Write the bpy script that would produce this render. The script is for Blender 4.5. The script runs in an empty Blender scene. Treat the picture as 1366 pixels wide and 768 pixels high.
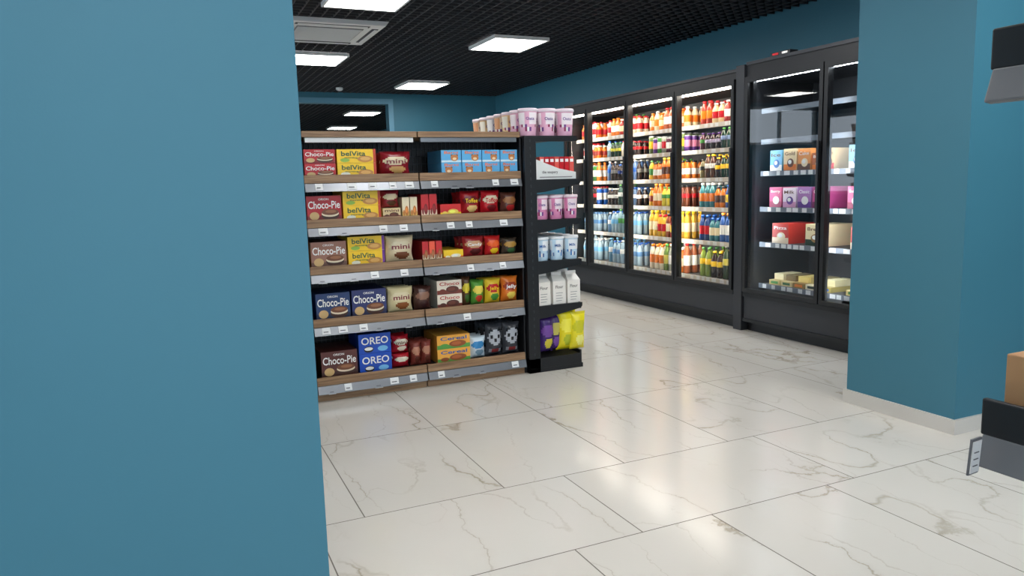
import bpy, math, random
from mathutils import Matrix, Vector
random.seed(7)
sc = bpy.context.scene
sc.view_settings.view_transform = 'Standard'
sc.view_settings.look = 'None'
sc.view_settings.exposure = 0.27

def L(r, g, b):
    def f(c):
        c = c / 255.0
        return c / 12.92 if c <= 0.04045 else ((c + 0.055) / 1.055) ** 2.4
    return (f(r), f(g), f(b), 1.0)

# ------------------------------------------------------------------ materials
def newmat(name):
    m = bpy.data.materials.new(name)
    m.use_nodes = True
    nt = m.node_tree
    return m, nt, nt.nodes['Principled BSDF']

def simple(name, col, rough=0.5, metal=0.0, var=0.06, nscale=8.0, bump=0.0, spec=0.5):
    m, nt, p = newmat(name)
    tc = nt.nodes.new('ShaderNodeNewGeometry')
    n = nt.nodes.new('ShaderNodeTexNoise'); n.inputs['Scale'].default_value = nscale
    n.inputs['Detail'].default_value = 4
    nt.links.new(tc.outputs['Position'], n.inputs['Vector'])
    mx = nt.nodes.new('ShaderNodeMix'); mx.data_type = 'RGBA'
    mx.inputs['A'].default_value = tuple(c * (1 - var) for c in col[:3]) + (1,)
    mx.inputs['B'].default_value = tuple(min(1, c * (1 + var)) for c in col[:3]) + (1,)
    nt.links.new(n.outputs['Fac'], mx.inputs['Factor'])
    nt.links.new(mx.outputs['Result'], p.inputs['Base Color'])
    p.inputs['Roughness'].default_value = rough
    p.inputs['Metallic'].default_value = metal
    p.inputs['Specular IOR Level'].default_value = spec
    if bump > 0:
        n2 = nt.nodes.new('ShaderNodeTexNoise'); n2.inputs['Scale'].default_value = 180
        nt.links.new(tc.outputs['Position'], n2.inputs['Vector'])
        b = nt.nodes.new('ShaderNodeBump'); b.inputs['Strength'].default_value = bump
        b.inputs['Distance'].default_value = 0.002
        nt.links.new(n2.outputs['Fac'], b.inputs['Height'])
        nt.links.new(b.outputs['Normal'], p.inputs['Normal'])
    return m

def attrmat(name, rough, coat=0.0):
    m, nt, p = newmat(name)
    a = nt.nodes.new('ShaderNodeAttribute'); a.attribute_name = 'Col'
    nt.links.new(a.outputs['Color'], p.inputs['Base Color'])
    p.inputs['Roughness'].default_value = rough
    p.inputs['Coat Weight'].default_value = coat
    return m

def emis(name, col, s):
    m, nt, p = newmat(name)
    p.inputs['Base Color'].default_value = col
    p.inputs['Emission Color'].default_value = col
    p.inputs['Emission Strength'].default_value = s
    return m

def glassmat(name, tint=(0.96, 0.98, 0.98, 1), ior=1.65):
    m = bpy.data.materials.new(name); m.use_nodes = True
    nt = m.node_tree; nt.nodes.clear()
    o = nt.nodes.new('ShaderNodeOutputMaterial')
    t = nt.nodes.new('ShaderNodeBsdfTransparent'); t.inputs['Color'].default_value = tint
    g = nt.nodes.new('ShaderNodeBsdfGlossy'); g.inputs['Roughness'].default_value = 0.01
    fr = nt.nodes.new('ShaderNodeFresnel'); fr.inputs['IOR'].default_value = ior
    mx = nt.nodes.new('ShaderNodeMixShader')
    nt.links.new(fr.outputs[0], mx.inputs[0]); nt.links.new(t.outputs[0], mx.inputs[1])
    nt.links.new(g.outputs[0], mx.inputs[2]); nt.links.new(mx.outputs[0], o.inputs[0])
    return m

M_blue = simple('blue_wall_paint', L(58, 118, 139), 0.55, var=0.03, nscale=3, bump=0.06)
M_littrim = simple('blue_trim_lit', L(100, 156, 182), 0.5, var=0.02)  # wall blue lightened: lit sides of the opening put into the colour
M_black = simple('black_metal', L(28, 29, 32), 0.4, 0.2, var=0.1)
M_dark = simple('dark_grey_metal', L(48, 50, 55), 0.42, 0.2, var=0.08)
M_inside = simple('cabinet_lining', L(84, 84, 86), 0.5, var=0.05)
M_grid = simple('ceiling_grid_black', L(48, 48, 52), 0.5)
M_void = simple('ceiling_void_black', L(8, 8, 9), 0.9)
M_alu = simple('aluminium_rail', L(118, 122, 128), 0.3, 0.5, var=0.08)
M_wire = simple('wire_mesh_metal', L(78, 80, 86), 0.4, 0.4)
M_white = simple('white_plastic', L(228, 230, 230), 0.4, var=0.02)
M_strip = simple('shelf_edge_white', L(206, 200, 188), 0.4, var=0.04)
M_strip2 = simple('shelf_edge_grey', L(110, 118, 128), 0.4, var=0.04)
M_grey = simple('grey_plastic', L(104, 106, 110), 0.45)
M_card = simple('cardboard', L(176, 135, 96), 0.8, var=0.08, nscale=30)
M_grout = simple('grout', L(106, 100, 92), 0.8)
M_skirt = simple('skirting_marble', L(205, 202, 196), 0.25, var=0.06, nscale=5)
M_pack = attrmat('printed_pack', 0.38)
M_foil = attrmat('foil_pack', 0.26)
M_bottle = attrmat('bottle_plastic', 0.15, 0.3)
M_glass = glassmat('door_glass')
M_panel = emis('led_panel', (1.0, 0.985, 0.96, 1), 16.5)
M_ledw = emis('cabinet_led_warm', (1.0, 0.90, 0.77, 1), 26.0)
M_ledc = emis('cabinet_led_cool', (0.88, 0.94, 1.0, 1), 27.0)

def woodmat():
    m, nt, p = newmat('oak_laminate')
    g = nt.nodes.new('ShaderNodeNewGeometry')
    mp = nt.nodes.new('ShaderNodeMapping'); mp.inputs['Scale'].default_value = (3, 30, 60)
    n = nt.nodes.new('ShaderNodeTexNoise'); n.inputs['Scale'].default_value = 1.5
    n.inputs['Detail'].default_value = 8; n.inputs['Distortion'].default_value = 0.6
    r = nt.nodes.new('ShaderNodeValToRGB')
    r.color_ramp.elements[0].color = L(118, 88, 62); r.color_ramp.elements[0].position = 0.3
    r.color_ramp.elements[1].color = L(168, 134, 100); r.color_ramp.elements[1].position = 0.7
    nt.links.new(g.outputs['Position'], mp.inputs['Vector'])
    nt.links.new(mp.outputs[0], n.inputs['Vector'])
    nt.links.new(n.outputs['Fac'], r.inputs[0]); nt.links.new(r.outputs[0], p.inputs['Base Color'])
    p.inputs['Roughness'].default_value = 0.5
    return m
M_wood = woodmat()

def marble():
    m, nt, p = newmat('marble_porcelain_tile')
    N = nt.nodes.new; K = nt.links.new
    g = N('ShaderNodeNewGeometry')
    a = N('ShaderNodeAttribute'); a.attribute_name = 'Col'
    sc_ = N('ShaderNodeVectorMath'); sc_.operation = 'SCALE'; sc_.inputs['Scale'].default_value = 23.0
    K(a.outputs['Color'], sc_.inputs[0])
    ad = N('ShaderNodeVectorMath'); ad.operation = 'ADD'
    K(g.outputs['Position'], ad.inputs[0]); K(sc_.outputs[0], ad.inputs[1])
    wb = N('ShaderNodeTexNoise'); wb.inputs['Scale'].default_value = 3.5; wb.inputs['Detail'].default_value = 6
    wb.inputs['Roughness'].default_value = 0.6
    K(ad.outputs[0], wb.inputs['Vector'])
    ws = N('ShaderNodeVectorMath'); ws.operation = 'SCALE'; ws.inputs['Scale'].default_value = 0.22
    K(wb.outputs['Color'], ws.inputs[0])
    aw = N('ShaderNodeVectorMath'); aw.operation = 'ADD'
    K(ad.outputs[0], aw.inputs[0]); K(ws.outputs[0], aw.inputs[1])
    mp = N('ShaderNodeMapping'); mp.inputs['Rotation'].default_value = (0, 0, 0.8)
    mp.inputs['Scale'].default_value = (1.6, 0.45, 1)
    K(aw.outputs[0], mp.inputs['Vector'])
    def vein(scale, w, seed, lvl=.5):
        n = N('ShaderNodeTexNoise'); n.inputs['Scale'].default_value = scale
        n.inputs['Detail'].default_value = 1.0; n.inputs['Roughness'].default_value = 0.4
        o = N('ShaderNodeVectorMath'); o.operation = 'ADD'; o.inputs[1].default_value = (seed, seed * 2, 0)
        K(mp.outputs[0], o.inputs[0]); K(o.outputs[0], n.inputs['Vector'])
        s = N('ShaderNodeMath'); s.operation = 'SUBTRACT'; s.inputs[1].default_value = lvl
        K(n.outputs['Fac'], s.inputs[0])
        b = N('ShaderNodeMath'); b.operation = 'ABSOLUTE'; K(s.outputs[0], b.inputs[0])
        r = N('ShaderNodeMapRange'); r.inputs['From Min'].default_value = 0
        r.inputs['From Max'].default_value = w; r.inputs['To Min'].default_value = 1
        r.inputs['To Max'].default_value = 0
        K(b.outputs[0], r.inputs['Value'])
        return r.outputs[0]
    v1 = vein(1.3, 0.0060, 3.1)
    v2 = vein(1.3, 0.030, 3.1)
    v3 = vein(2.1, 0.007, 9.7)
    mk = N('ShaderNodeTexNoise'); mk.inputs['Scale'].default_value = 2.2
    K(ad.outputs[0], mk.inputs['Vector'])
    mr = N('ShaderNodeMapRange'); mr.inputs['From Min'].default_value = 0.34; mr.inputs['From Max'].default_value = 0.62
    K(mk.outputs['Fac'], mr.inputs['Value'])
    def mul(x, y):
        q = N('ShaderNodeMath'); q.operation = 'MULTIPLY'; K(x, q.inputs[0])
        if isinstance(y, float): q.inputs[1].default_value = y
        else: K(y, q.inputs[1])
        return q.outputs[0]
    def addn(x, y):
        q = N('ShaderNodeMath'); q.operation = 'ADD'; q.use_clamp = True; K(x, q.inputs[0]); K(y, q.inputs[1]); return q.outputs[0]
    f = addn(mul(mul(v1, mr.outputs[0]), 0.62), addn(mul(mul(v2, mr.outputs[0]), 0.09), mul(mul(v3, mr.outputs[0]), 0.28)))
    cl = N('ShaderNodeTexNoise'); cl.inputs['Scale'].default_value = 1.2; cl.inputs['Detail'].default_value = 3
    K(ad.outputs[0], cl.inputs['Vector'])
    base = N('ShaderNodeMix'); base.data_type = 'RGBA'
    base.inputs['A'].default_value = L(198, 194, 186); base.inputs['B'].default_value = L(212, 209, 202)
    K(cl.outputs['Fac'], base.inputs['Factor'])
    mx = N('ShaderNodeMix'); mx.data_type = 'RGBA'
    K(base.outputs['Result'], mx.inputs['A']); mx.inputs['B'].default_value = L(138, 124, 96)
    K(f, mx.inputs['Factor'])
    K(mx.outputs['Result'], p.inputs['Base Color'])
    p.inputs['Roughness'].default_value = 0.15
    return m
M_marble = marble()

# ------------------------------------------------------------------ mesh builder
_tc = {}
def textgeo(s):
    if s in _tc: return _tc[s]
    cu = bpy.data.curves.new('t', 'FONT'); cu.body = s; cu.offset = 0.015; cu.resolution_u = 3
    ob = bpy.data.objects.new('t', cu); sc.collection.objects.link(ob)
    dg = bpy.context.evaluated_depsgraph_get()
    me = bpy.data.meshes.new_from_object(ob.evaluated_get(dg))
    vs = [(v.co.x, v.co.y) for v in me.vertices]
    fs = [tuple(p.vertices) for p in me.polygons]
    bpy.data.objects.remove(ob); bpy.data.curves.remove(cu); bpy.data.meshes.remove(me)
    xs = [v[0] for v in vs]; ys = [v[1] for v in vs]
    x0, x1, y0, y1 = min(xs), max(xs), min(ys), max(ys)
    vs = [((v[0] - x0) / (x1 - x0) - .5, (v[1] - y0) / (y1 - y0) - .5) for v in vs]
    _tc[s] = (vs, fs); return _tc[s]

class MB:
    def __init__(s):
        s.V = []; s.F = []; s.C = []; s.M = []; s.S = []; s.mx = Matrix.Identity(4)
    def at(s, x, y, z, rot=0.0, tilt=0.0):
        s.mx = Matrix.Translation((x, y, z)) @ Matrix.Rotation(rot, 4, 'Z') @ Matrix.Rotation(tilt, 4, 'X')
        return s
    def add(s, vs, fs, col=(1, 1, 1, 1), mat=0, smooth=False):
        o = len(s.V)
        for v in vs: s.V.append(tuple(s.mx @ Vector(v)))
        for i, f in enumerate(fs):
            s.F.append(tuple(o + k for k in f)); s.C.append(col[i] if isinstance(col, list) else col)
            s.M.append(mat); s.S.append(smooth)
    def box(s, x0, y0, z0, x1, y1, z1, col=(1, 1, 1, 1), mat=0):
        v = [(x0, y0, z0), (x1, y0, z0), (x1, y1, z0), (x0, y1, z0), (x0, y0, z1), (x1, y0, z1), (x1, y1, z1), (x0, y1, z1)]
        f = [(0, 3, 2, 1), (4, 5, 6, 7), (0, 1, 5, 4), (1, 2, 6, 5), (2, 3, 7, 6), (3, 0, 4, 7)]
        s.add(v, f, col, mat)
    def prism(s, poly, y0, y1, col=(1, 1, 1, 1), mat=0):
        n = len(poly)
        v = [(p[0], y0, p[1]) for p in poly] + [(p[0], y1, p[1]) for p in poly]
        f = [tuple(range(n)), tuple(range(2 * n - 1, n - 1, -1))]
        for i in range(n):
            j = (i + 1) % n; f.append((i, i + n, j + n, j))
        s.add(v, f, col, mat)
    def rect(s, x0, z0, x1, z1, y, col, mat=0):
        s.add([(x0, y, z0), (x1, y, z0), (x1, y, z1), (x0, y, z1)], [(0, 1, 2, 3)], col, mat)
    def disc(s, cx, cz, rx, rz, y, col, mat=0, n=18, a0=0, a1=2 * math.pi):
        v = [(cx + rx * math.cos(a0 + (a1 - a0) * i / n), y, cz + rz * math.sin(a0 + (a1 - a0) * i / n)) for i in range(n)]
        s.add(v, [tuple(range(n))], col, mat)
    def text(s, t, cx, cz, w, h, y, col, mat=0):
        vs, fs = textgeo(t)
        s.add([(cx + v[0] * w, y, cz + v[1] * h) for v in vs], fs, col, mat)
    def lathe(s, cx, cy, z0, prof, cols, n=12, mat=0):
        v = []; f = []; c = []
        m = len(prof)
        for (r, z) in prof:
            for i in range(n):
                a = 2 * math.pi * i / n
                v.append((cx + r * math.cos(a), cy + r * math.sin(a), z0 + z))
        for k in range(m - 1):
            for i in range(n):
                j = (i + 1) % n
                f.append((k * n + i, k * n + j, (k + 1) * n + j, (k + 1) * n + i)); c.append(cols[min(k, len(cols) - 1)])
        s.add(v, f, c, mat, True)
    def bag(s, cx, cy, z0, w, h, d, c1, c2=None, c3=None, mat=0, seed=0, panda=False):
        nx, nz = 14, 18
        rnd = random.Random(seed)
        ph = [rnd.uniform(0, 6) for _ in range(4)]
        for side in (-1, 1):
            v = []; f = []; c = []
            for j in range(nz + 1):
                t = j / nz
                for i in range(nx + 1):
                    q = i / nx
                    a = 2 * q - 1; b = 2 * t - 1
                    th = (1 - abs(a) ** 2.6) * (1 - abs(b) ** 3.5)
                    th = max(0, th) ** 0.75
                    wob = th * (.06 * math.sin(a * 7 + ph[0]) * math.sin(b * 5 + ph[1]) + .05 * abs(b) * math.sin(a * 16 + ph[2]))
                    ww = w * (1 - 0.06 * (1 - abs(b) ** 4))
                    v.append((cx + a * ww / 2 + .02 * w * math.sin(b * 4 + ph[3]), cy + side * (d / 2) * (th + wob) - 0.12 * d * b, z0 + h * t))
            for j in range(nz):
                for i in range(nx):
                    k = j * (nx + 1) + i
                    q = (k, k + 1, k + nx + 2, k + nx + 1)
                    f.append(q if side < 0 else q[::-1])
                    t = (j + .5) / nz; a = 2 * (i + .5) / nx - 1
                    cc = c1
                    if panda:
                        dk = L(30, 30, 34)
                        for e in (-.5, .5):
                            if ((a - e) / .22) ** 2 + ((t - .80) / .07) ** 2 < 1: cc = dk
                        if (a / .8) ** 2 + ((t - .58) / .24) ** 2 < 1: cc = L(176, 180, 188)
                        for e in (-.38, .38):
                            if ((a - e) / .17) ** 2 + ((t - .62) / .055) ** 2 < 1: cc = dk
                        if (a / .14) ** 2 + ((t - .5) / .035) ** 2 < 1: cc = dk
                        if abs(a) < .7 and .12 < t < .24: cc = L(150, 60, 60) if abs(a) < .4 else L(150, 154, 160)
                    else:
                        if c2 and (a / .82) ** 2 + ((t - .62) / .17) ** 2 < 1: cc = c2
                        if c3 and ((a - .15) / .55) ** 2 + ((t - .26) / .14) ** 2 < 1: cc = c3
                        if t < .06 or t > .94: cc = tuple(x * .75 for x in c1[:3]) + (1,)
                    c.append(cc)
            s.add(v, f, c, mat, True)
    def build(s, name, mats, bevel=0.0):
        me = bpy.data.meshes.new(name)
        org = Vector((0, 0, 0))
        if s.V:
            xs = [v[0] for v in s.V]; ys = [v[1] for v in s.V]; zs = [v[2] for v in s.V]
            org = Vector(((min(xs) + max(xs)) / 2, (min(ys) + max(ys)) / 2, min(zs)))
        me.from_pydata([tuple(Vector(v) - org) for v in s.V], [], s.F)
        for m in mats: me.materials.append(m)
        me.polygons.foreach_set('material_index', s.M)
        me.polygons.foreach_set('use_smooth', s.S)
        ca = me.color_attributes.new('Col', 'FLOAT_COLOR', 'CORNER')
        buf = []
        for p, c in zip(s.F, s.C):
            for _ in p: buf.extend(c)
        ca.data.foreach_set('color', buf)
        me.update()
        ob = bpy.data.objects.new(name, me); ob.location = org
        sc.collection.objects.link(ob)
        if bevel > 0:
            b = ob.modifiers.new('bevel', 'BEVEL'); b.width = bevel; b.segments = 2
            b.limit_method = 'ANGLE'; b.angle_limit = 0.7
        return ob

W_ = L(245, 245, 240)
# ------------------------------------------------------------------ room shell
H = 2.79
XL, XR, YF, YB, YE = -4.0, 5.25, -4.0, 12.1, 22.0
XF = -1.6      # left limit of the further room
def floor():
    mb = MB()
    rows = []
    seq = [('B', .62), ('A', .94), ('A', .94)]
    yy = 2.22; i = 0
    while yy < YE:
        k, d = seq[i % 3]; rows.append((k, yy, min(yy + d, YE))); yy += d; i += 1
    yy = 2.22; i = 2
    while yy > YF:
        k, d = seq[i % 3]; rows.append((k, max(yy - d, YF), yy)); yy -= d; i -= 1
    g = 0.0024
    for k, a, b in rows:
        st, off = (.61, .61) if k == 'A' else (1.09, 1.51)
        x = off - math.ceil((off - XL) / st) * st
        while x < XR:
            x0, x1 = max(x, XL), min(x + st, XR)
            if x1 - x0 > .01:
                c = (random.random(), random.random(), random.random(), 1)
                mb.add([(x0 + g, a + g, 0), (x1 - g, a + g, 0), (x1 - g, b - g, 0), (x0 + g, b - g, 0)], [(0, 1, 2, 3)], c, 0)
            x += st
    mb.box(XL, YF, -.1, XR, YE, -.0015, (1, 1, 1, 1), 1)
    mb.build('floor', [M_marble, M_grout])
floor()

mb = MB()
mb.box(XL, YF, 3.2, XR, YB + .18, 3.25, mat=1)
mb.box(XF, YB + .18, 3.2, XR, YE, 3.25, mat=1)
x = XL + .05
while x < XR:
    mb.box(x - .005, YF, H, x + .005, YE if x > XF else YB, H + .05); x += .1
y = YF + .05
while y < YE:
    mb.box(XL if y < YB else XF, y - .005, H, XR, y + .005, H + .05); y += .1
mb.build('ceiling', [M_grid, M_void])

TOP = 3.2
def wall(name, boxes, mat=M_blue):
    mb = MB()
    for b in boxes: mb.box(*b)
    return mb.build(name, [mat])
wall('wall_right', [(XR, YF, 0, XR + .15, YE, TOP)])
wz0, wz1, wx0, wx1 = 1.95, 2.72, -3.95, -1.95
wall('wall_back', [(XL, YB, 0, -1.0, YB + .18, wz0), (XL, YB, wz1, -1.0, YB + .18, TOP), (wx1, YB, wz0, -1.0, YB + .18, wz1), (XL, YB, wz0, wx0, YB + .18, wz1),
                   (3.36, YB, 0, XR, YB + .18, TOP), (-1.0, YB, 2.63, 3.36, YB + .18, TOP)])
mb = MB()
mb.box(3.36, YB - .012, 0, 3.44, YB, 2.71); mb.box(-1.08, YB - .012, 0, -1.0, YB, 2.71); mb.box(-1.0, YB - .012, 2.63, 3.36, YB, 2.71)
mb.build('trim_1', [M_littrim])
wall('wall_far', [(XF, YE, 0, XR, YE + .15, TOP), (XF - .15, YB + .18, 0, XF, YE + .15, TOP)])
mb = MB()
for q in (wx0, (wx0 + wx1) / 2 - .025, wx1 - .05): mb.box(q, YB + .06, wz0, q + .05, YB + .12, wz1)
mb.box(wx0, YB + .06, wz0, wx1, YB + .12, wz0 + .05); mb.box(wx0, YB + .06, wz1 - .05, wx1, YB + .12, wz1)
mb.build('window_4', [M_white])
wins = [(9.2, 12.0), (5.0, 8.0)]
bx = []; prev = YF
for a, b in sorted(wins):
    bx += [(XL - .15, prev, 0, XL, a, TOP), (XL - .15, a, 0, XL, b, .9), (XL - .15, a, 2.55, XL, b, TOP)]; prev = b
bx.append((XL - .15, prev, 0, XL, YB + .18, TOP))
wall('wall_left', bx)
def window_x(name, a, b):
    mb = MB()
    x0, x1 = XL - .1, XL - .04
    for (p, q, r, s) in [(a, a + .06, .9, 2.55), (b - .06, b, .9, 2.55), ((a + b) / 2 - .03, (a + b) / 2 + .03, .9, 2.55)]:
        mb.box(x0, p, r, x1, q, s)
    mb.box(x0, a, .9, x1, b, .96); mb.box(x0, a, 2.49, x1, b, 2.55)
    mb.build(name, [M_white])
window_x('window_1', *wins[0]); window_x('window_2', *wins[1])
wall('wall_front', [(XL, YF - .15, 0, XR, YF, .5), (XL, YF - .15, 2.6, XR, YF, TOP), (XL, YF - .15, .5, -2.5, YF, 2.6), (4.3, YF - .15, .5, XR, YF, 2.6), (.8, YF - .15, .5, 1.0, YF, 2.6)])
mb = MB()
for a, b in ((-2.5, .8), (1.0, 4.3)):
    for q in (a, (a + b) / 2 - .03, b - .06): mb.box(q, YF - .1, .5, q + .06, YF - .04, 2.6)
    mb.box(a, YF - .1, .5, b, YF - .04, .56); mb.box(a, YF - .1, 2.54, b, YF - .04, 2.6)
mb.build('fill_window', [M_white])  # unseen shop-front windows, added as fill light for the blue partition
wall('wall_partition', [(-2.6, 1.6, 0, .258, 2.0, TOP)])
CX, CY = 3.475, 2.385
wall('wall_column', [(CX, CY, 0, 4.2, 3.04, TOP)])
mb = MB()
mb.box(CX - .015, CY - .015, 0, CX, 3.055, .075); mb.box(CX, CY - .015, 0, 4.215, CY, .075); mb.box(CX, 3.04, 0, 4.215, 3.055, .075)
mb.build('baseboard_column', [M_skirt])

# ------------------------------------------------------------------ ceiling fittings
def panel(x, y):
    mb = MB()
    w, d = .31, .36
    z0, z1 = H - .035, H - .001
    mb.box(x - w, y - d, z0, x + w, y - d + .02, z1, mat=0); mb.box(x - w, y + d - .02, z0, x + w, y + d, z1, mat=0)
    mb.box(x - w, y - d + .02, z0, x - w + .02, y + d - .02, z1, mat=0); mb.box(x + w - .02, y - d + .02, z0, x + w, y + d - .02, z1, mat=0)
    mb.box(x - w + .02, y - d + .02, z0 + .004, x + w - .02, y + d - .02, z1, mat=1)
    mb.build('ceiling_light', [M_white, M_panel])
for p in [(3.42, 7.5), (3.53, 10.85), (1.66, 8.95), (1.56, 6.0), (3.45, 4.4), (1.6, 3.1), (1.6, 1.6), (3.45, 1.3), (1.6, .1), (-.3, .1),  # nearer panels are out of view, added to light blue wall and gondola
          (-.3, -2.6), (1.6, -2.6), (3.6, -2.0), (-1.6, 4.0), (-1.6, 7.5), (-1.6, 10.5), (3.65, 15.1), (4.0, 18.7), (.8, 15.1), (.8, 18.7)]:
    panel(*p)

def cassette(cx, cy):
    mb = MB(); h = .49; z0, z1 = H - .04, H - .001
    mb.prism([(cx - h, z1), (cx - h + .03, z0), (cx + h - .03, z0), (cx + h, z1)], cy - h, cy + h, mat=0)
    for s in (-1, 1):
        mb.box(cx - .33, cy + s * .40 - .03, z0 - .004, cx + .33, cy + s * .40 + .03, z0 - .001, mat=1)
        mb.box(cx + s * .40 - .03, cy - .33, z0 - .004, cx + s * .40 + .03, cy + .33, z0 - .001, mat=1)
        mb.box(cx - .31, cy + s * .41 - .012, z0 - .01, cx + .31, cy + s * .41 + .012, z0 - .004, mat=0)
        mb.box(cx + s * .41 - .012, cy - .31, z0 - .01, cx + s * .41 + .012, cy + .31, z0 - .004, mat=0)
    mb.box(cx - .3, cy - .3, z0 - .005, cx + .3, cy + .3, z0 - .001, mat=2)
    for i in range(16):
        yy = cy - .28 + i * .037
        mb.box(cx - .29, yy, z0 - .012, cx + .29, yy + .014, z0 - .005, mat=0)
    mb.build('air_conditioner_cassette', [M_white, M_dark, M_grey])
cassette(1.47, 7.38)
mb = MB(); mb.lathe(2.46, 11.5, H - .045, [(0, 0), (.03, .002), (.05, .015), (.055, .045)], [W_], 16)
mb.build('smoke_detector', [M_white])

# ------------------------------------------------------------------ gondola
GX = [.015, .735, 1.445, 2.155]
ROWZ = {1: 1.37, 2: 1.106, 3: .824, 4: .502, 5: .137}
G0, GB, G1 = 4.57, 5.02, 5.47
def gondola():
    mb = MB()  # 0 wood 1 black 2 alu 3 white 4 wire
    mb.box(GX[0], GB, .06, GX[3], GB + .03, 1.60, mat=1)
    for x in GX:
        mb.box(x - .015, GB - .03, 0, x + .015, GB + .06, 1.60, mat=1)
    for k in range(70):
        x = GX[0] + .03 + k * .03
        if x < GX[3]: mb.box(x - .002, GB - .012, .14, x + .002, GB - .008, 1.60, mat=4)
    for k in range(30):
        z = .15 + k * .05; mb.box(GX[0], GB - .016, z, GX[3], GB - .012, z + .004, mat=4)
    mb.box(GX[3], G0 + .02, 0, GX[3] + .012, G1 - .02, 1.60, mat=1)
    for m in range(3):
        a, b = GX[m] + .004, GX[m + 1] - .004
        mb.box(a, G0, 1.605, b, G1, 1.640, mat=0)
        mb.box(a + .02, G0 + .012, 1.575, b - .02, G0 + .04, 1.604, mat=2 if m == 2 else 3)
        for r, z in ROWZ.items():
            for sgn in (0, 1):
                f0 = G0 if sgn == 0 else G1
                def Y(d): return f0 + d if sgn == 0 else f0 - d
                def B(xa, d0, za, xb, d1, zb, mat):
                    ya, yb = sorted((Y(d0), Y(d1))); mb.box(xa, ya, za, xb, yb, zb, mat=mat)
                B(a, .02, z - .025, b, .43, z, 1)
                B(a, 0, z - .035, b, .02, z + .014, 0)
                y0, y1, y2 = Y(-.022), Y(-.004), Y(.01)
                zt, zb_ = z - .037, z - .086
                v = [(a, y0, zb_), (b, y0, zb_), (b, y1, zt), (a, y1, zt), (a, y2, zb_), (b, y2, zb_), (b, y2, zt), (a, y2, zt)]
                fs = [(0, 1, 2, 3), (4, 7, 6, 5), (0, 4, 5, 1), (3, 2, 6, 7), (0, 3, 7, 4), (1, 5, 6, 2)]
                if sgn: fs = [f[::-1] for f in fs]
                mb.add(v, fs, mat=2)
                if sgn == 0:
                    x = a + .03 + random.uniform(0, .05)
                    while x < b - .07:
                        w = random.choice([.045, .05, .055])
                        k0, k1 = .2, .98
                        ya_ = y0 + (y1 - y0) * k0 - .003; yb_ = y0 + (y1 - y0) * k1 - .003
                        dz = random.choice([0, 0, -.012])
                        za_ = zb_ + (zt - zb_) * k0 + dz; zc_ = zb_ + (zt - zb_) * k1 + dz
                        mb.add([(x, ya_, za_), (x + w, ya_, za_), (x + w, yb_, zc_), (x, yb_, zc_)], [(0, 1, 2, 3)], mat=3)
                        mb.add([(x + .008, ya_ - .001, za_ + .012), (x + w - .014, ya_ - .001, za_ + .012), (x + w - .014, ya_ + .002, za_ + .017), (x + .008, ya_ + .002, za_ + .017)], [(0, 1, 2, 3)], mat=4)
                        x += random.choice([.1, .13, .19, .24])
                for xe in (a, b - .004):
                    B(xe, .04, z - .06, xe + .004, .42, z - .025, 1)
        mb.box(a, G0 + .02, 0, b, G0 + .04, .06, mat=0)
        mb.box(a, G1 - .04, 0, b, G1 - .02, .06, mat=0)
    return mb.build('gondola_shelf', [M_wood, M_black, M_alu, M_white, M_wire], bevel=.0015)
gondola()

YP = 4.615
RED, DRED, BRN, DBRN = L(200, 22, 34), L(120, 20, 28), L(104, 62, 40), L(58, 34, 26)
YEL, ORG, CRM = L(252, 208, 36), L(240, 130, 26), L(240, 226, 190)
BLU, NAVY, SKY = L(28, 92, 190), L(28, 48, 100), L(112, 178, 222)
GRN, PUR, PNK = L(70, 140, 60), L(98, 52, 140), L(228, 140, 178)
WHT, GRY, BLK = L(244, 244, 240), L(140, 142, 146), L(28, 28, 32)

def pie_box(x0, x1, z, h, base, n=1, dep=.3, y=YP):
    for k in range(n):
        mb = MB(); zz = z + k * h * 1.004 + .001; w = x1 - x0 - .006; hh = h * .985
        mb.box(x0 + .003, y, zz, x0 + .003 + w, y + dep, zz + hh, base)
        dk = tuple(c * .45 for c in base[:3]) + (1,)
        mb.rect(x0 + .003, zz, x0 + .003 + w, zz + hh * .22, y - .0006, dk)
        cx = x0 + w * .68
        mb.disc(cx, zz + hh * .24, w * .26, hh * .20, y - .0012, L(70, 38, 24))
        mb.disc(cx, zz + hh * .30, w * .255, hh * .13, y - .0016, L(236, 220, 190))
        mb.disc(cx, zz + hh * .36, w * .25, hh * .12, y - .002, L(120, 72, 44))
        mb.disc(cx + w * .02, zz + hh * .38, w * .16, hh * .06, y - .0024, L(160, 104, 68))
        mb.disc(x0 + w * .22, zz + hh * .22, w * .14, hh * .16, y - .002, L(214, 178, 120))
        mb.text('ORION', x0 + w * .5, zz + hh * .87, w * .3, hh * .08, y - .002, WHT)
        mb.text('Choco-Pie', x0 + w * .5 + .003, zz + hh * .65, w * .92, hh * .30, y - .0028, WHT)
        mb.build('chocolate_pie_box', [M_pack])

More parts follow.
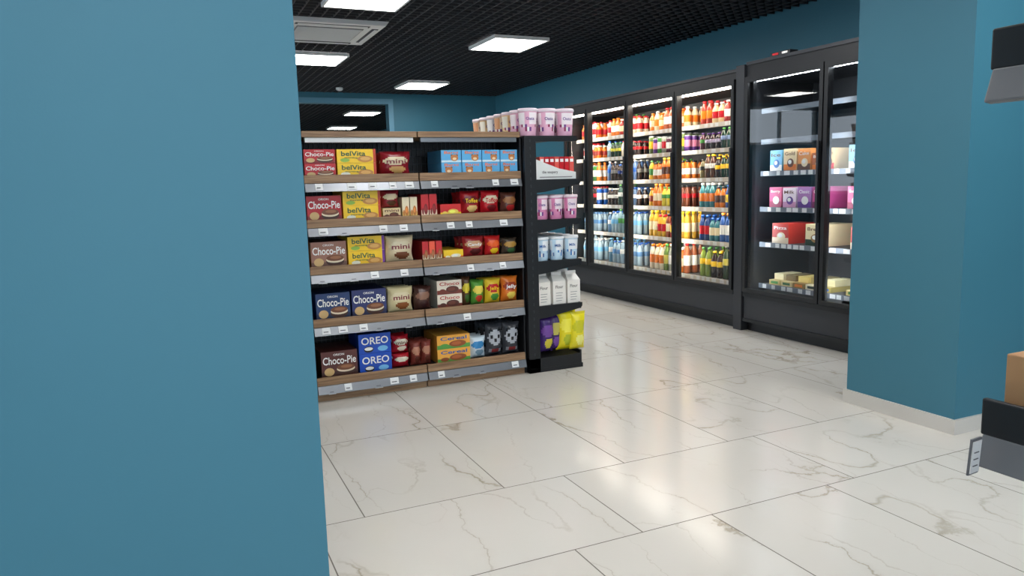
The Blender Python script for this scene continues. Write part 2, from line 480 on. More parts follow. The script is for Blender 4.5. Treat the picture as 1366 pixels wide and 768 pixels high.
def biscuit_box(x0, x1, z, h, n=2, y=YP, strip=L(200, 60, 30)):
    for k in range(n):
        mb = MB(); hh = h * .985; zz = z + k * h + .001; w = x1 - x0 - .006; a = x0 + .003
        mb.box(a, y, zz, a + w, y + .3, zz + hh, YEL)
        mb.rect(a + w * .93, zz, a + w, zz + hh, y - .0006, strip)
        mb.disc(a + w * .72, zz + hh * .28, w * .2, hh * .24, y - .001, L(205, 140, 66))
        mb.disc(a + w * .72, zz + hh * .30, w * .13, hh * .14, y - .0014, L(230, 178, 98))
        mb.disc(a + w * .2, zz + hh * .2, w * .12, hh * .14, y - .001, L(150, 190, 70) if k else L(240, 240, 220))
        mb.text('belVita', a + w * .42, zz + hh * .68, w * .62, hh * .36, y - .002, L(30, 90, 60))
        mb.text('morning', a + w * .36, zz + hh * .36, w * .34, hh * .14, y - .002, L(40, 80, 60))
        mb.build('biscuit_box', [M_pack])

def blue_stack(x0, x1, z, h, n=2, y=YP):
    for k in range(n):
        mb = MB(); hh = h * .985; zz = z + k * h + .001; w = x1 - x0 - .006; a = x0 + .003
        mb.box(a, y, zz, a + w, y + .3, zz + hh, L(14, 78, 190))
        mb.text('OREO', a + w * .5, zz + hh * .64, w * .84, hh * .38, y - .002, WHT)
        mb.disc(a + w * .3, zz + hh * .2, w * .15, hh * .16, y - .001, L(30, 26, 28))
        mb.disc(a + w * .3, zz + hh * .23, w * .13, hh * .09, y - .0016, WHT)
        mb.disc(a + w * .74, zz + hh * .2, w * .16, hh * .14, y - .001, L(120, 190, 235))
        mb.build('sandwich_cookie_box', [M_pack])

def art_box(name, x0, x1, z, h, c1, c2, c3, txt=None, tc=WHT, n=1, y=YP, dep=.28):
    for k in range(n):
        mb = MB(); hh = h * .985; zz = z + k * h + .001; w = x1 - x0 - .004; a = x0 + .002
        mb.box(a, y, zz, a + w, y + dep, zz + hh, c1)
        mb.rect(a, zz, a + w, zz + hh * .3, y - .0006, c2)
        mb.disc(a + w * .62, zz + hh * .34, w * .26, hh * .24, y - .001, c3)
        mb.disc(a + w * .58, zz + hh * .36, w * .15, hh * .13, y - .0014, tuple(min(1, c * 1.6) for c in c3[:3]) + (1,))
        mb.disc(a + w * .22, zz + hh * .24, w * .13, hh * .15, y - .001, c2 if k else c3)
        if txt: mb.text(txt, a + w * .5, zz + hh * .76, w * .8, hh * .26, y - .002, tc)
        mb.build(name, [M_pack])

def bear_box(x0, x1, z, h, n=2, y=YP):
    for k in range(n):
        mb = MB(); hh = h * .985; zz = z + k * h + .001; w = x1 - x0 - .004; a = x0 + .002
        mb.box(a, y, zz, a + w, y + .28, zz + hh, L(92, 176, 228))
        mb.rect(a, zz, a + w, zz + hh * .16, y - .0006, L(206, 232, 244))
        cx = a + w * (.66 if k else .36); cz = zz + hh * .36
        for e in (-1, 1): mb.disc(cx + e * w * .13, cz + hh * .2, w * .06, hh * .09, y - .001, L(150, 90, 50))
        mb.disc(cx, cz, w * .19, hh * .27, y - .0014, L(196, 124, 66))
        mb.disc(cx, cz - hh * .08, w * .1, hh * .11, y - .0018, L(240, 214, 170))
        mb.text('Barni', a + w * .5, zz + hh * .8, w * .7, hh * .22, y - .002, L(244, 120, 30))
        mb.build('sponge_cake_box', [M_pack])

def bags(name, x0, x1, z, h, c1, c2=None, c3=None, txt=None, tc=WHT, deep=3, d=.07, y=YP, n=1, panda=False):
    mb = MB()
    w = (x1 - x0) / n
    for i in range(n):
        for k in range(deep):
            mb.bag(x0 + w * (i + .5), y + d / 2 + .006 + k * (d + .008), z + .001, w * .99, h * (1 - .03 * k), d, c1, c2, c3, seed=i * 7 + k + int(x0 * 100), panda=panda)
        if txt:
            mb.text(txt, x0 + w * (i + .5), z + h * .6, w * .62, h * .18, y - .002, tc)
    mb.build(name, [M_foil])

def stock():
    z = ROWZ[1]
    pie_box(.75, .94, z, .083, L(196, 26, 38), n=2)
    biscuit_box(.945, 1.19, z, .083)
    bags('cookie_bags', 1.215, 1.415, z, .15, L(140, 24, 36), L(238, 222, 186), L(206, 160, 100), 'mini', DRED)
    for a, b in ((1.61, 1.75), (1.752, 1.892), (1.894, 2.022), (2.024, 2.15)):
        bear_box(a, b, z, .078)
    z = ROWZ[2]
    pie_box(.748, .96, z, .155, L(180, 20, 34))
    biscuit_box(.965, 1.205, z, .088)
    art_box('biscuit_pack', 1.212, 1.33, z, .065, L(226, 200, 150), L(120, 30, 34), L(96, 50, 30), 'mini', BRN)
    bags('cookie_bags', 1.212, 1.33, z + .067, .11, L(150, 40, 50), L(225, 205, 170), L(90, 50, 30), None, BRN, deep=2)
    for i in range(2): art_box('wafer_pack', 1.338 + i * .052, 1.388 + i * .052, z, .13, CRM, L(220, 180, 90), L(196, 120, 50))
    for i in range(2): art_box('wafer_pack', 1.462 + i * .056, 1.516 + i * .056, z, .145, L(206, 34, 40), L(240, 220, 190), L(130, 30, 30))
    art_box('candy_carton', 1.59, 1.735, z, .075, L(214, 40, 40), YEL, L(240, 210, 90), None)
    bags('candy_bags', 1.74, 1.88, z, .155, L(176, 30, 36), L(120, 24, 30), L(230, 190, 120), 'Toffee', YEL)
    bags('candy_bags', 1.885, 2.02, z, .155, L(196, 26, 36), L(236, 220, 190), L(120, 20, 26), 'Toffee', RED)
    bags('chocolate_bags', 2.03, 2.148, z, .14, L(90, 50, 40), L(150, 100, 60), L(180, 40, 40), None)
    z = ROWZ[3]
    pie_box(.755, .975, z, .16, L(160, 112, 94))
    biscuit_box(.98, 1.215, z, .09, strip=L(120, 60, 150))
    bags('cookie_bags', 1.225, 1.41, z, .17, L(232, 214, 176), L(244, 230, 196), L(120, 70, 44), 'mini', L(130, 30, 50))
    for i, c in enumerate((L(200, 34, 40), L(236, 90, 60), L(206, 40, 44))):
        art_box('wafer_pack', 1.458 + i * .046, 1.502 + i * .046, z, .125, c, CRM, L(150, 90, 50))
    art_box('candy_carton', 1.60, 1.74, z, .06, YEL, L(230, 90, 30), L(250, 240, 200), None)
    bags('candy_bags', 1.745, 1.90, z, .14, L(160, 40, 44), L(206, 160, 120), L(90, 30, 30), 'Candy', WHT)
    bags('candy_bags', 1.905, 2.02, z, .135, L(206, 40, 40), L(240, 100, 40), YEL, None)
    bags('chocolate_bags', 2.03, 2.145, z, .115, L(70, 60, 50), L(170, 130, 60), L(60, 100, 60), None)
    z = ROWZ[4]
    pie_box(.765, .98, z, .165, L(34, 62, 112))
    pie_box(.985, 1.21, z, .17, L(46, 54, 110))
    bags('cookie_bags', 1.222, 1.39, z, .165, L(236, 220, 170), L(244, 230, 190), L(150, 90, 50), 'mini', L(130, 30, 50))
    bags('marshmallow_bags', 1.395, 1.515, z, .155, L(76, 46, 40), L(150, 110, 90), L(60, 30, 30), None)
    art_box('cake_box', 1.545, 1.72, z, .092, L(236, 226, 206), L(120, 54, 40), L(90, 44, 30), 'Choco', L(190, 40, 30), n=2)
    bags('jelly_bags', 1.725, 1.79, z, .195, L(90, 60, 40), L(220, 200, 60), L(60, 100, 40), None)
    bags('jelly_bags', 1.795, 1.89, z, .165, L(92, 160, 60), L(240, 220, 90), L(206, 60, 40), None)
    bags('jelly_bags', 1.895, 2.01, z, .17, L(240, 200, 50), L(200, 40, 40), L(80, 150, 60), 'Jelly', YEL)
    bags('jelly_bags', 2.015, 2.14, z, .175, L(226, 120, 40), L(160, 60, 30), L(240, 210, 90), 'Jelly', WHT)
    z = ROWZ[5]
    pie_box(.775, 1.005, z, .165, L(90, 42, 36))
    blue_stack(1.012, 1.225, z, .125)
    bags('cookie_bags', 1.235, 1.35, z, .095, L(170, 26, 40), L(236, 226, 206), None, None, BRN, deep=2, d=.08)
    bags('cookie_bags', 1.235, 1.35, z + .098, .12, L(170, 26, 40), L(236, 226, 206), L(236, 226, 206), 'mini', BRN, deep=2, d=.08)
    bags('caramel_bags', 1.358, 1.50, z, .165, L(132, 60, 50), L(190, 130, 104), L(90, 40, 30), None, n=2)
    art_box('cereal_bar_box', 1.53, 1.765, z, .092, L(244, 176, 70), L(90, 160, 70), L(150, 80, 40), 'Cereal', L(30, 90, 170), n=2)
    bags('rice_cake_bags', 1.77, 1.885, z, .15, L(214, 230, 240), L(60, 140, 200), L(120, 150, 170), None)
    bags('animal_cookie_bags', 1.89, 2.145, z, .22, L(66, 68, 74), None, None, None, n=2, panda=True, d=.09)
    for r, zz in ROWZ.items():
        x = .03; k = 0
        while x < .70:
            w = min(.215, .725 - x)
            if w < .1: break
            art_box('cracker_box', x, x + w, zz, .15, [RED, YEL, BLU, GRN][(k + r) % 4], CRM, BRN, 'Snack')
            x += w + .01; k += 1
stock()

# ------------------------------------------------------------------ end-cap shelf
EX0, EX1 = 2.17, 2.58
EZ = [1.32, 1.05, .768, .46]
def endcap():
    mb = MB()
    y0, y1 = 4.545, 5.50
    for yy in (y0, y1 - .035):
        mb.box(EX0, yy, 0, EX0 + .085, yy + .035, 1.60, mat=0)
    mb.box(EX0 + .02, y0 + .035, .05, EX0 + .04, y1 - .035, 1.60, mat=1)
    xs = EX0 + .085
    mb.box(EX0, y0, 1.60, EX1 - .01, y1, 1.612, mat=0)
    mb.box(EX0 + .085, y0, 1.575, EX1 - .01, y0 + .02, 1.60, mat=0)
    mb.box(EX0, y0, .0, EX1 + .01, y1, .03, mat=0)
    mb.box(EX0, y0, .03, EX1, y1, .10, mat=0)
    mb.box(EX1 - .012, y0, .1, EX1, y1, .125, mat=0)
    for z in EZ:
        mb.box(EX0 + .04, y0 + .012, z - .018, EX1, y1 - .012, z, mat=0)
        for yy in (y0, y1 - .012):
            mb.prism([(xs, z - .085), (xs + .06, z - .08), (EX1, z - .035), (EX1 + .012, z - .02), (EX1 + .012, z + .004), (xs, z + .004)], yy, yy + .012, mat=0)
        mb.box(EX1, y0 + .012, z - .04, EX1 + .01, y1 - .012, z + .004, mat=0)
        for k in range(7):
            ya = y0 + .06 + k * .125
            mb.box(EX1 + .0105, ya, z - .036, EX1 + .012, ya + .05, z, mat=2)
    for k in range(30):
        mb.box(EX0 + .038, y0 - .0015, .12 + k * .05, EX0 + .046, y0 - .0002, .14 + k * .05, mat=1)
    return mb.build('endcap_shelf', [M_black, M_dark, M_white], bevel=.0015)
endcap()

def cups(name, z, r, h, bodyf, y_from, y_to, xs, lidc, txt=None, tc=PUR, acc=(RED, PUR)):
    mb = MB()
    y = y_from; j = 0
    while y < y_to:
        for i, x in enumerate(xs):
            b1, b2 = bodyf(i, j)
            n = 24
            prof = [(0, 0), (r * .80, 0), (r * .82, h * .05), (r * .85, h * .17), (r * .88, h * .32), (r * .90, h * .42), (r * .94, h * .66), (r * .97, h * .84), (r * .98, h * .88), (r * 1.05, h * .89), (r * 1.06, h * .95), (r * 1.0, h), (r * .9, h), (r * .86, h * .975), (0, h * .975)]
            o = len(mb.C)
            mb.lathe(x, y, z, prof, [b1] * 8 + [lidc] * 6, n)
            for k in (5, 6):
                for q in range(n):
                    if (q + i) % 8 in (1, 2, 3, 4, 5, 6): mb.C[o + k * n + q] = b2
            for k in (3, 4):
                for q in range(n):
                    rr_ = (q * 5 + k * 3 + i) % 7
                    if rr_ == 0: mb.C[o + k * n + q] = acc[0]
                    if rr_ == 3: mb.C[o + k * n + q] = acc[1]
                    if rr_ == 5: mb.C[o + k * n + q] = WHT
            if txt:
                old = mb.mx
                mb.mx = Matrix.Translation((x - .012, y - r * .93, z + h * .62)) @ Matrix.Rotation(-.06, 4, 'X')
                mb.text(txt, 0, 0, r * .95, h * .11, -.003, tc); mb.mx = old
        y += 2 * r * 1.07; j += 1
    mb.build(name, [M_pack])
exs = [2.315, 2.432, 2.545]
def topf(i, j):
    if j < 2: return (L(232, 178, 204), L(250, 240, 244))
    return [(L(240, 226, 204), L(220, 160, 110)), (L(214, 218, 230), L(246, 246, 246)), (L(240, 206, 150), L(240, 236, 220))][(j) % 3]
cups('oatmeal_cups', 1.613, .064, .182, topf, 4.62, 5.45, [2.235, 2.374, 2.512], L(240, 226, 236), 'Oats', PUR, (L(150, 40, 90), L(120, 60, 140)))
cups('oatmeal_cups', EZ[1] + .001, .053, .165, lambda i, j: (L(222, 140, 182), L(246, 228, 236)), 4.62, 5.45, exs, L(238, 220, 230), 'Oats', PUR, (L(150, 40, 90), L(120, 60, 140)))
cups('yogurt_cups', EZ[2] + .001, .053, .165, lambda i, j: (L(196, 222, 240), L(240, 244, 248)), 4.62, 5.45, exs, L(240, 244, 248), 'Milk', L(30, 90, 160), (L(60, 130, 200), L(90, 120, 170)))
mb = MB()
yt0, yt1 = 4.57, 5.4
tp = [(2.262, EZ[0] + .001), (2.57, EZ[0] + .001), (2.57, EZ[0] + .05), (2.44, EZ[0] + .075), (2.262, EZ[0] + .14)]
mb.prism(tp, yt0, yt0 + .004, L(226, 228, 226)); mb.prism(tp, yt1, yt1 + .004, L(226, 228, 226))
mb.box(2.262, yt0, EZ[0] + .001, 2.57, yt1, EZ[0] + .004, L(226, 228, 226))
mb.text('the soupery', 2.37, EZ[0] + .05, .12, .025, yt0 - .002, L(90, 90, 90))
mb.rect(2.29, EZ[0] + .015, 2.54, EZ[0] + .022, yt0 - .002, L(150, 150, 150))
for j in range(7):
    for i in range(7):
        x = 2.30 + i * .038; y = yt0 + .012 + j * .115
        mb.box(x, y, EZ[0] + .005, x + .033, y + .1, EZ[0] + .155, RED if i % 3 else L(228, 90, 80))
        mb.rect(x + .004, EZ[0] + .12, x + .029, EZ[0] + .14, y - .001, WHT)
mb.build('instant_soup_tray', [M_pack])
mb = MB()
for j in range(7):
    for i, x in enumerate([2.31, 2.43, 2.545]):
        y = 4.58 + j * .12; z = EZ[3] + .001; w = .05
        mb.box(x - w, y, z, x + w, y + .1, z + .16, L(238, 234, 226))
        v = [(x - w, y, z + .16), (x + w, y, z + .16), (x + w, y + .1, z + .16), (x - w, y + .1, z + .16), (x - w * .8, y + .045, z + .2), (x + w * .8, y + .045, z + .2), (x + w * .8, y + .055, z + .2), (x - w * .8, y + .055, z + .2)]
        mb.add(v, [(0, 1, 5, 4), (1, 2, 6, 5), (2, 3, 7, 6), (3, 0, 4, 7)], L(228, 226, 220))
        mb.box(x - w * .8, y + .045, z + .2, x + w * .8, y + .055, z + .222, L(236, 234, 230))
        for q in range(4): mb.rect(x - w * .55, z + .075 - q * .018, x + w * (.5 - .15 * (q % 2)), z + .079 - q * .018, y - .001, L(150, 150, 150))
        mb.text('Flour', x, z + .12, w * 1.2, .022, y - .001, L(90, 80, 70))
mb.build('flour_cartons', [M_pack])
mb = MB()
for j in range(6):
    y = 4.60 + j * .13
    mb.bag(2.325, y, .128, .12, .25, .09, L(64, 40, 106), L(110, 66, 150), L(206, 190, 60), seed=j)
    mb.bag(2.40, y + .02, .128, .10, .26, .09, L(58, 36, 96), L(190, 180, 90), L(110, 66, 150), seed=j + 20)
mb.build('chips_bags', [M_foil])
mb = MB()
for j in range(6):
    y = 4.585 + j * .13
    mb.bag(2.478, y + .02, .128, .13, .29, .10, L(228, 214, 30), L(244, 234, 80), L(176, 186, 40), seed=j + 40)
    mb.bag(2.56, y - .01, .128, .12, .27, .09, L(232, 218, 40), L(204, 200, 40), L(244, 240, 130), seed=j + 60)
mb.build('chips_bags', [M_foil])

# ------------------------------------------------------------------ refrigerators
FX = 4.40
def fridge(name, bounds, ztop, shelves, led, tagdens=.09, second=False):
    mb = MB()  # 0 black 1 inside 2 strip 3 led 4 glass 5 white 6 darkgrey 7 grey strip
    y0, y1 = bounds[0], bounds[-1]
    mb.box(FX + .05, y0, 0, 5.16, y1, .08, mat=0)
    mb.box(FX, y0, .08, 5.16, y1, .335, mat=6)
    mb.box(FX - .012, y0, .085, FX, y1, .11, mat=0)
    mb.box(FX - .015, y0, .30, FX, y1, .335, mat=0)
    mb.box(5.10, y0, .335, 5.16, y1, ztop, mat=1)
    mb.box(FX + .03, y0, .335, 5.10, y0 + .03, ztop, mat=0)
    mb.box(FX + .03, y1 - .03, .335, 5.10, y1, ztop, mat=0)
    mb.box(FX, y0, 2.115, 5.10, y1, ztop, mat=0)
    mb.box(FX + .02, y0 + .03, 2.08, 5.10, y1 - .03, 2.115, mat=1)
    mb.box(FX - .01, y0, ztop - .02, FX + .02, y1, ztop + .005, mat=6)
    if not second:
        mb.box(FX + .055, y0 + .04, 2.058, FX + .08, y1 - .04, 2.078, mat=3)
    else:
        mb.box(FX + .055, y0 + .04, 2.072, FX + .065, y1 - .04, 2.078, mat=3)
    for a, b in zip(bounds[:-1], bounds[1:]):
        g = .006; s = .034
        xa, xb = FX - .03, FX
        mb.box(xa, a + g, .34, xb, a + g + s, 2.11, mat=0); mb.box(xa, b - g - s, .34, xb, b - g, 2.11, mat=0)
        mb.box(xa, a + g + s, .34, xb, b - g - s, .34 + s, mat=0); mb.box(xa, a + g + s, 2.11 - .045, xb, b - g - s, 2.11, mat=0)
        gx = FX - .014
        mb.add([(gx, b - g - s, .34 + s), (gx, a + g + s, .34 + s), (gx, a + g + s, 2.065), (gx, b - g - s, 2.065)], [(0, 1, 2, 3)], mat=4)
        mb.box(xa - .022, a + g + .006, .95, xa - .010, a + g + .026, 1.55, mat=6)
        mb.box(xa - .012, a + g + .010, .97, xa, a + g + .022, .99, mat=6); mb.box(xa - .012, a + g + .010, 1.51, xa, a + g + .022, 1.53, mat=6)
    for k, b in enumerate(bounds):
        yy = min(max(b, y0 + .045), y1 - .045)
        mb.box(FX + .01, yy - .02, .34, FX + .045, yy + .02, 2.08, mat=0)
        mb.box(FX + .046, yy - .008, .42, FX + .052, yy + .008, 2.0, mat=3)
    for z in shelves:
        dim = second and z > 1.5
        mb.box(FX + .14, y0 + .035, z - .016, 5.08, y1 - .035, z, mat=6 if dim else 1)
        mb.box(FX + .128, y0 + .035, z - .034, FX + .14, y1 - .035, z + .006, mat=7 if second else 2)
        if z > .5 and not dim:
            mb.box(FX + .142, y0 + .06, z - .028, FX + .156, y1 - .06, z - .018, mat=3)
        if dim: continue
        y = y0 + .06
        while y < y1 - .1:
            w = random.uniform(.035, .06)
            mb.box(FX + .1265, y, z - .03, FX + .128, y + w, z + .003, mat=5)
            y += w + random.uniform(.01, tagdens)
    if second:
        mb.box(FX + .142, y0 + .06, 1.60 - .028, FX + .156, y1 - .06, 1.60 - .018, mat=3)
    return mb.build(name, [M_black, M_inside if not second else M_dark, M_strip, led, M_glass, M_white, M_dark, M_strip2])
SH1 = [.38, .72, 1.03, 1.30, 1.56, 1.79]
fridge('display_refrigerator', [5.065, 5.885, 6.705, 7.525, 8.06], 2.19, SH1, M_ledw)
SH2 = [.40, .75, 1.045, 1.34, 1.60, 1.85]
fridge('display_refrigerator', [3.30, 4.117, 4.945], 2.225, SH2, M_ledc, second=True)
mb = MB(); mb.box(FX - .02, 4.955, 0, 5.16, 5.055, 2.215); mb.build('refrigerator_side_panel', [M_dark], bevel=.003)
mb = MB(); mb.box(4.42, 4.50, 2.232, 4.5, 4.70, 2.262, L(40, 40, 44)); mb.box(4.415, 4.62, 2.24, 4.42, 4.68, 2.255, RED); mb.box(4.415, 4.52, 2.24, 4.42, 4.58, 2.255, WHT)
mb.build('control_box', [M_pack])

def bottle(mb, x, y, z, h, r, liq, lab, cap, kind):
    if kind == 0:
        pr = [(0, 0), (r * .92, 0), (r, .03 * h), (r, .25 * h), (r, .58 * h), (r * .96, .68 * h), (r * .62, .80 * h), (r * .44, .87 * h), (r * .44, .9 * h), (r * .52, .9 * h), (r * .52, .99 * h), (0, h)]
        cs = [liq, liq, liq, lab, liq, liq, liq, liq, cap, cap, cap]
    elif kind == 1:
        pr = [(0, 0), (r * .85, 0), (r * .98, .05 * h), (r * .9, .3 * h), (r, .42 * h), (r, .62 * h), (r * .7, .78 * h), (r * .38, .88 * h), (r * .38, .93 * h), (r * .46, .93 * h), (r * .46, h), (0, h)]
        cs = [liq, liq, liq, liq, lab, liq, liq, liq, cap, cap, cap]
    else:
        pr = [(0, .01 * h), (r * .8, 0), (r, .06 * h), (r, .3 * h), (r, .7 * h), (r, .93 * h), (r * .85, h), (r * .8, .98 * h), (0, .98 * h)]
        cs = [GRY, liq, liq, lab, liq, GRY, GRY, GRY]
    mb.lathe(x, y, z, pr, cs, 12)

OJ, RJ, YJ, GJ, WT = L(226, 122, 34), L(170, 46, 34), L(232, 182, 56), L(110, 140, 60), L(150, 178, 196)
COLA, DGR, BLW, TEAL, WINE = L(50, 30, 24), L(28, 56, 40), L(80, 130, 184), L(66, 130, 140), L(80, 40, 56)
GLS = L(170, 176, 160)
PAL = {
 0: [[(WT, BLW, BLW, 1), (WT, SKY, WHT, 1)], [(WT, BLW, BLW, 1)], [(COLA, RED, RED, 1), (BLU, WHT, BLU, 2)], [(GRN, WHT, GRN, 2), (OJ, WHT, OJ, 0)], [(WHT, RED, RED, 0), (OJ, RJ, WHT, 0)], [(OJ, RED, OJ, 0), (WHT, RED, RED, 0)]],
 1: [[(WT, BLW, BLU, 1), (L(90, 140, 170), WHT, SKY, 1), (WT, WHT, WHT, 1)], [(WT, SKY, BLU, 1), (L(90, 130, 170), WHT, WHT, 1), (L(120, 150, 160), GRN, GRN, 1)], [(L(80, 110, 150), WHT, BLU, 1), (L(60, 90, 84), WHT, GRN, 1), (COLA, WHT, WHT, 1)], [(L(90, 120, 170), BLU, WHT, 1), (COLA, L(40, 60, 140), BLU, 1), (COLA, L(120, 120, 120), BLK, 1)], [(COLA, RED, RED, 1), (L(230, 220, 200), WHT, RED, 1), (DGR, L(200, 200, 60), GRN, 1), (WT, WHT, BLU, 1)], [(OJ, WHT, ORG, 0), (L(240, 220, 190), RED, RED, 0), (YJ, WHT, GRN, 0), (RJ, CRM, WHT, 0)]],
 2: [[(GJ, L(200, 190, 80), GRN, 0), (L(236, 226, 200), OJ, ORG, 0), (L(170, 90, 50), WHT, RED, 0), (OJ, L(240, 220, 180), WHT, 0), (GLS, WHT, WHT, 0)], [(YJ, RED, RED, 0), (YJ, L(240, 230, 190), YEL, 0), (RJ, YEL, BLK, 0), (L(150, 70, 40), CRM, BLK, 0)], [(OJ, CRM, ORG, 0), (YJ, L(150, 60, 40), ORG, 0), (L(120, 60, 36), RED, BLK, 1), (L(206, 190, 60), GRN, GRN, 1)], [(OJ, WHT, BLK, 0), (YJ, GRN, GRN, 0), (L(150, 90, 50), YEL, RED, 0), (OJ, L(90, 50, 30), YEL, 0)], [(GRN, WHT, GRN, 2), (PUR, PNK, PUR, 2), (L(90, 110, 60), YEL, GRN, 2), (WINE, WHT, PUR, 2), (GLS, RED, WHT, 2)], [(OJ, CRM, OJ, 0), (L(206, 110, 70), WHT, RED, 0), (OJ, L(244, 226, 180), ORG, 0), (L(236, 220, 180), ORG, WHT, 0)]],
 3: [[(DGR, YEL, YEL, 1), (L(40, 60, 30), L(206, 190, 70), BLK, 1), (COLA, YEL, YEL, 1), (L(120, 140, 50), YEL, GRN, 1), (GLS, WHT, WHT, 1)], [(L(50, 90, 160), WHT, ORG, 0), (TEAL, CRM, BLU, 0), (L(40, 70, 130), RED, BLU, 0), (L(110, 60, 40), ORG, WHT, 0)], [(COLA, OJ, ORG, 0), (L(60, 80, 140), YEL, BLU, 0), (OJ, L(90, 60, 40), BLK, 0), (TEAL, OJ, WHT, 0)], [(DGR, YEL, YEL, 1), (COLA, YEL, YEL, 1), (L(100, 60, 40), WHT, YEL, 1), (L(140, 130, 90), BLK, BLK, 1)], [(WINE, GRN, PUR, 1), (DGR, L(120, 140, 180), GRN, 1), (COLA, L(180, 170, 200), PUR, 1)], [(L(190, 60, 40), ORG, RED, 0), (OJ, CRM, RED, 0), (RJ, WHT, WHT, 0), (L(230, 200, 150), RED, WHT, 0)]],
}
bd = [(7.525, 8.06), (6.705, 7.525), (5.885, 6.705), (5.065, 5.885)]
HT = [.285, .25, .215, .205, .175, .205]
for d, (a, b) in enumerate(bd):
    for r, z in enumerate(SH1):
        mb = MB(); pal = PAL[d][r]
        rr = .037 if r in (0, 5) else .033
        fac = [(1.06, .86, .96, .9)[(q + r + d) % 4] for q in range(len(pal))]
        y = a + .06 + rr; step = rr * 2 + .007
        pick = random.randrange(len(pal)); left = random.choice([1, 2, 3])
        while y < b - .05 - rr:
            if left == 0:
                pick = (pick + 1) % len(pal); left = random.choice([1, 2, 2, 3])
            left -= 1
            q = pal[pick]
            sh = random.uniform(.8, 1.15)
            lq = tuple(min(1, c * sh) for c in q[0][:3]) + (1,)
            for k in range(3):
                bottle(mb, FX + .165 + rr + k * (rr * 2 + .01), y, z + .0015, HT[r] * fac[pick], rr, lq, q[1], q[2], q[3])
            y += step
        mb.build('drink_bottles', [M_bottle])

def fpack(name, items, z):
    mb = MB()
    for (yl, w, h, c1, c2, c3, txt) in items:
        mb.at(FX + .165, yl, z + .002, -math.pi / 2, 0)
        mb.box(0, 0, 0, w, .3, h, c1)
        mb.rect(0, 0, w, h * .3, -.0006, c2)
        mb.disc(w * .55, h * .36, w * .26, h * .2, -.001, c3)
        mb.disc(w * .5, h * .40, w * .14, h * .1, -.0014, WHT)
        if txt: mb.text(txt, w * .5, h * .78, w * .78, h * .16, -.002, WHT if sum(c1[:3]) < 1.5 else BRN)
    mb.build(name, [M_pack])
for base, dd in ((4.84, 0), (4.045, 1)):
    fpack('frozen_food_boxes', [(base, .13, .17, L(120, 190, 232), WHT, L(40, 110, 190), 'Ice'), (base - .15, .135, .175, L(236, 214, 170), ORG, BRN, 'Gold'), (base - .30, .13, .17, L(226, 150, 80), BRN, CRM, 'Cake'), (base - .45, .11, .13, L(190, 110, 60), ORG, CRM, 'Bake'), (base - .57, .09, .16, L(230, 190, 140), RED, BRN, 'Pie')], SH2[3])
    fpack('frozen_food_boxes', [(base, .135, .165, L(216, 90, 140), L(170, 40, 90), WHT, 'Berry'), (base - .15, .14, .16, L(240, 226, 236), L(210, 150, 190), PUR, 'Milk'), (base - .31, .135, .165, L(170, 120, 180), PUR, WHT, 'Classic'), (base - .46, .14, .165, L(190, 80, 140), L(120, 40, 90), WHT, 'Classic')], SH2[2])
    fpack('frozen_food_boxes', [(base - .04, .18, .165, L(206, 60, 50), L(240, 220, 190), CRM, 'Pizza'), (base - .40, .19, .17, L(230, 214, 170), DGR, L(150, 110, 60), 'Bread')], SH2[1])
    mb = MB()
    for k in range(5):
        yk = base - .01 - k * .133
        mb.at(FX + .17, yk, SH2[0] + .002, -math.pi / 2, 0)
        mb.box(0, 0, 0, .12, .25, .04, [L(200, 180, 110), L(222, 200, 140), L(150, 120, 60), L(232, 224, 190), L(180, 160, 70)][k])
        mb.box(.008, .05, .041, .112, .25, .09, [L(226, 214, 170), L(110, 90, 50), L(222, 200, 120), L(170, 150, 90), L(230, 220, 170)][k])
        mb.rect(.02, .01, .10, .03, -.001, [GRN, L(60, 110, 60), ORG, DGR, BLU][k])
    mb.build('pastry_packs', [M_pack])

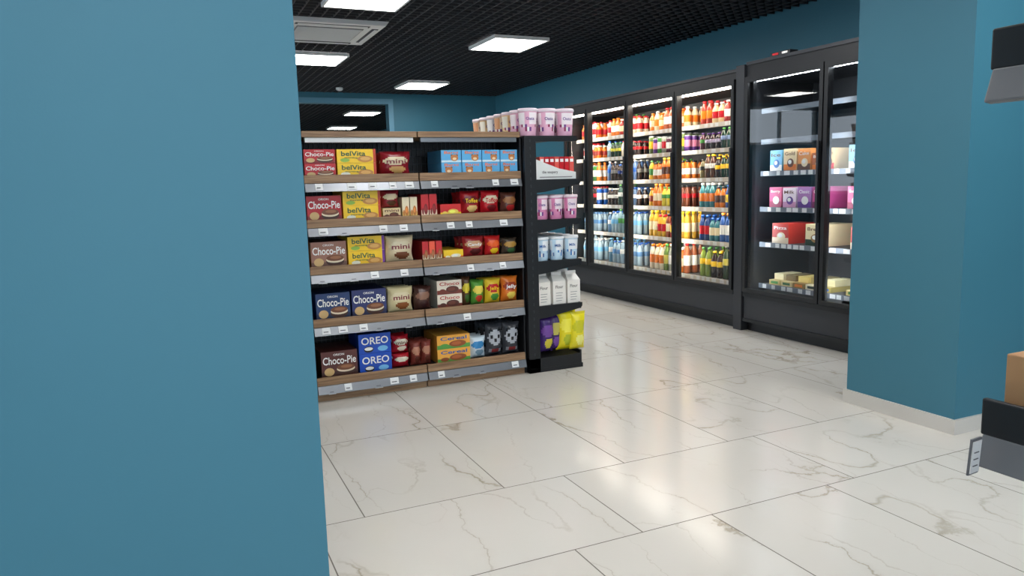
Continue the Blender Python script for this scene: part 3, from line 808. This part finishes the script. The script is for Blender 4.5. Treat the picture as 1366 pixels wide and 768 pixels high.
# ------------------------------------------------------------------ near rack at the right
mb = MB()
RX0, RX1, RY0, RY1 = 1.45, 1.92, -.6, .94
for z, dx in ((.82, 0), (1.53, -.035)):
    a = RX0 + dx
    mb.box(a + .012, RY0, z - .03, RX1, RY1, z, mat=0)
    mb.box(a, RY0, z - .045, a + .014, RY1, z + .03, mat=0)
    mb.prism([(a - .022, z - .105), (a + .0, z - .108), (a + .012, z - .045), (a, z - .042)], RY0, RY1 - .005, mat=1)
    mb.prism([(a + .07, z - .09), (RX1, z - .17), (RX1, z - .03), (a + .02, z - .03)], RY1 - .02, RY1 - .005, mat=0)
mb.box(RX0, RY0, 0, RX1, RY1, .12, mat=0)
mb.box(RX1 - .05, RY0, .12, RX1, RY1, 1.75, mat=0)
mb.box(RX1 - .06, RY1 - .05, 0, RX1, RY1, 1.75, mat=0)
mb.build('display_rack', [M_black, M_grey, M_white], bevel=.004)
mb = MB(); mb.at(1.424, .925, .705, 0.1, 0.06)
mb.box(-.034, -.002, 0, 0, .002, .075, mat=0); mb.box(-.032, -.004, .004, -.002, -.0025, .07, mat=1)
for q in range(3): mb.box(-.026, -.0052, .018 + q * .014, -.010, -.0042, .020 + q * .014, mat=0)
mb.build('price_tag_holder', [M_grey, M_white])
M_tape = simple('packing_tape', L(196, 160, 116), .3)
def carton(name, x0, y0, z0, x1, y1, z1):
    mb = MB(); mb.box(x0, y0, z0, x1, y1, z1)
    ym = (x0 + x1) / 2
    mb.box(ym - .025, y0 - .001, z0 + .0, ym + .025, y1 + .001, z1 + .0008, mat=1)
    mb.build(name, [M_card, M_tape], bevel=.003)
carton('cardboard_box', 1.487, .45, .822, 1.84, .92, .94)
carton('cardboard_box', 1.48, .40, 1.532, 1.84, .90, 1.68)

# ------------------------------------------------------------------ world and camera
w = bpy.data.worlds.new('daylight'); sc.world = w; w.use_nodes = True
bg = w.node_tree.nodes['Background']; bg.inputs[0].default_value = (0.74, 0.87, 1.0, 1); bg.inputs[1].default_value = 3.4

th, ph, s = math.radians(24.3), math.radians(7.9), .028
c = math.sqrt(1 - s * s)
fw = Vector((math.sin(th) * math.cos(ph), math.cos(th) * math.cos(ph), -math.sin(ph)))
r0 = Vector((math.cos(th), -math.sin(th), 0))
d0 = Vector((-math.sin(ph) * math.sin(th), -math.sin(ph) * math.cos(th), -math.cos(ph)))
right = c * r0 + s * d0
up = s * r0 - c * d0
R = Matrix((right, up, -fw)).transposed().to_4x4()
cam = bpy.data.cameras.new('camera'); co = bpy.data.objects.new('camera', cam); sc.collection.objects.link(co)
co.matrix_world = Matrix.Translation((0, 0, 1.3)) @ R
cam.sensor_width = 36; cam.lens = 1000 / 1366 * 36; cam.clip_start = .02
sc.camera = co
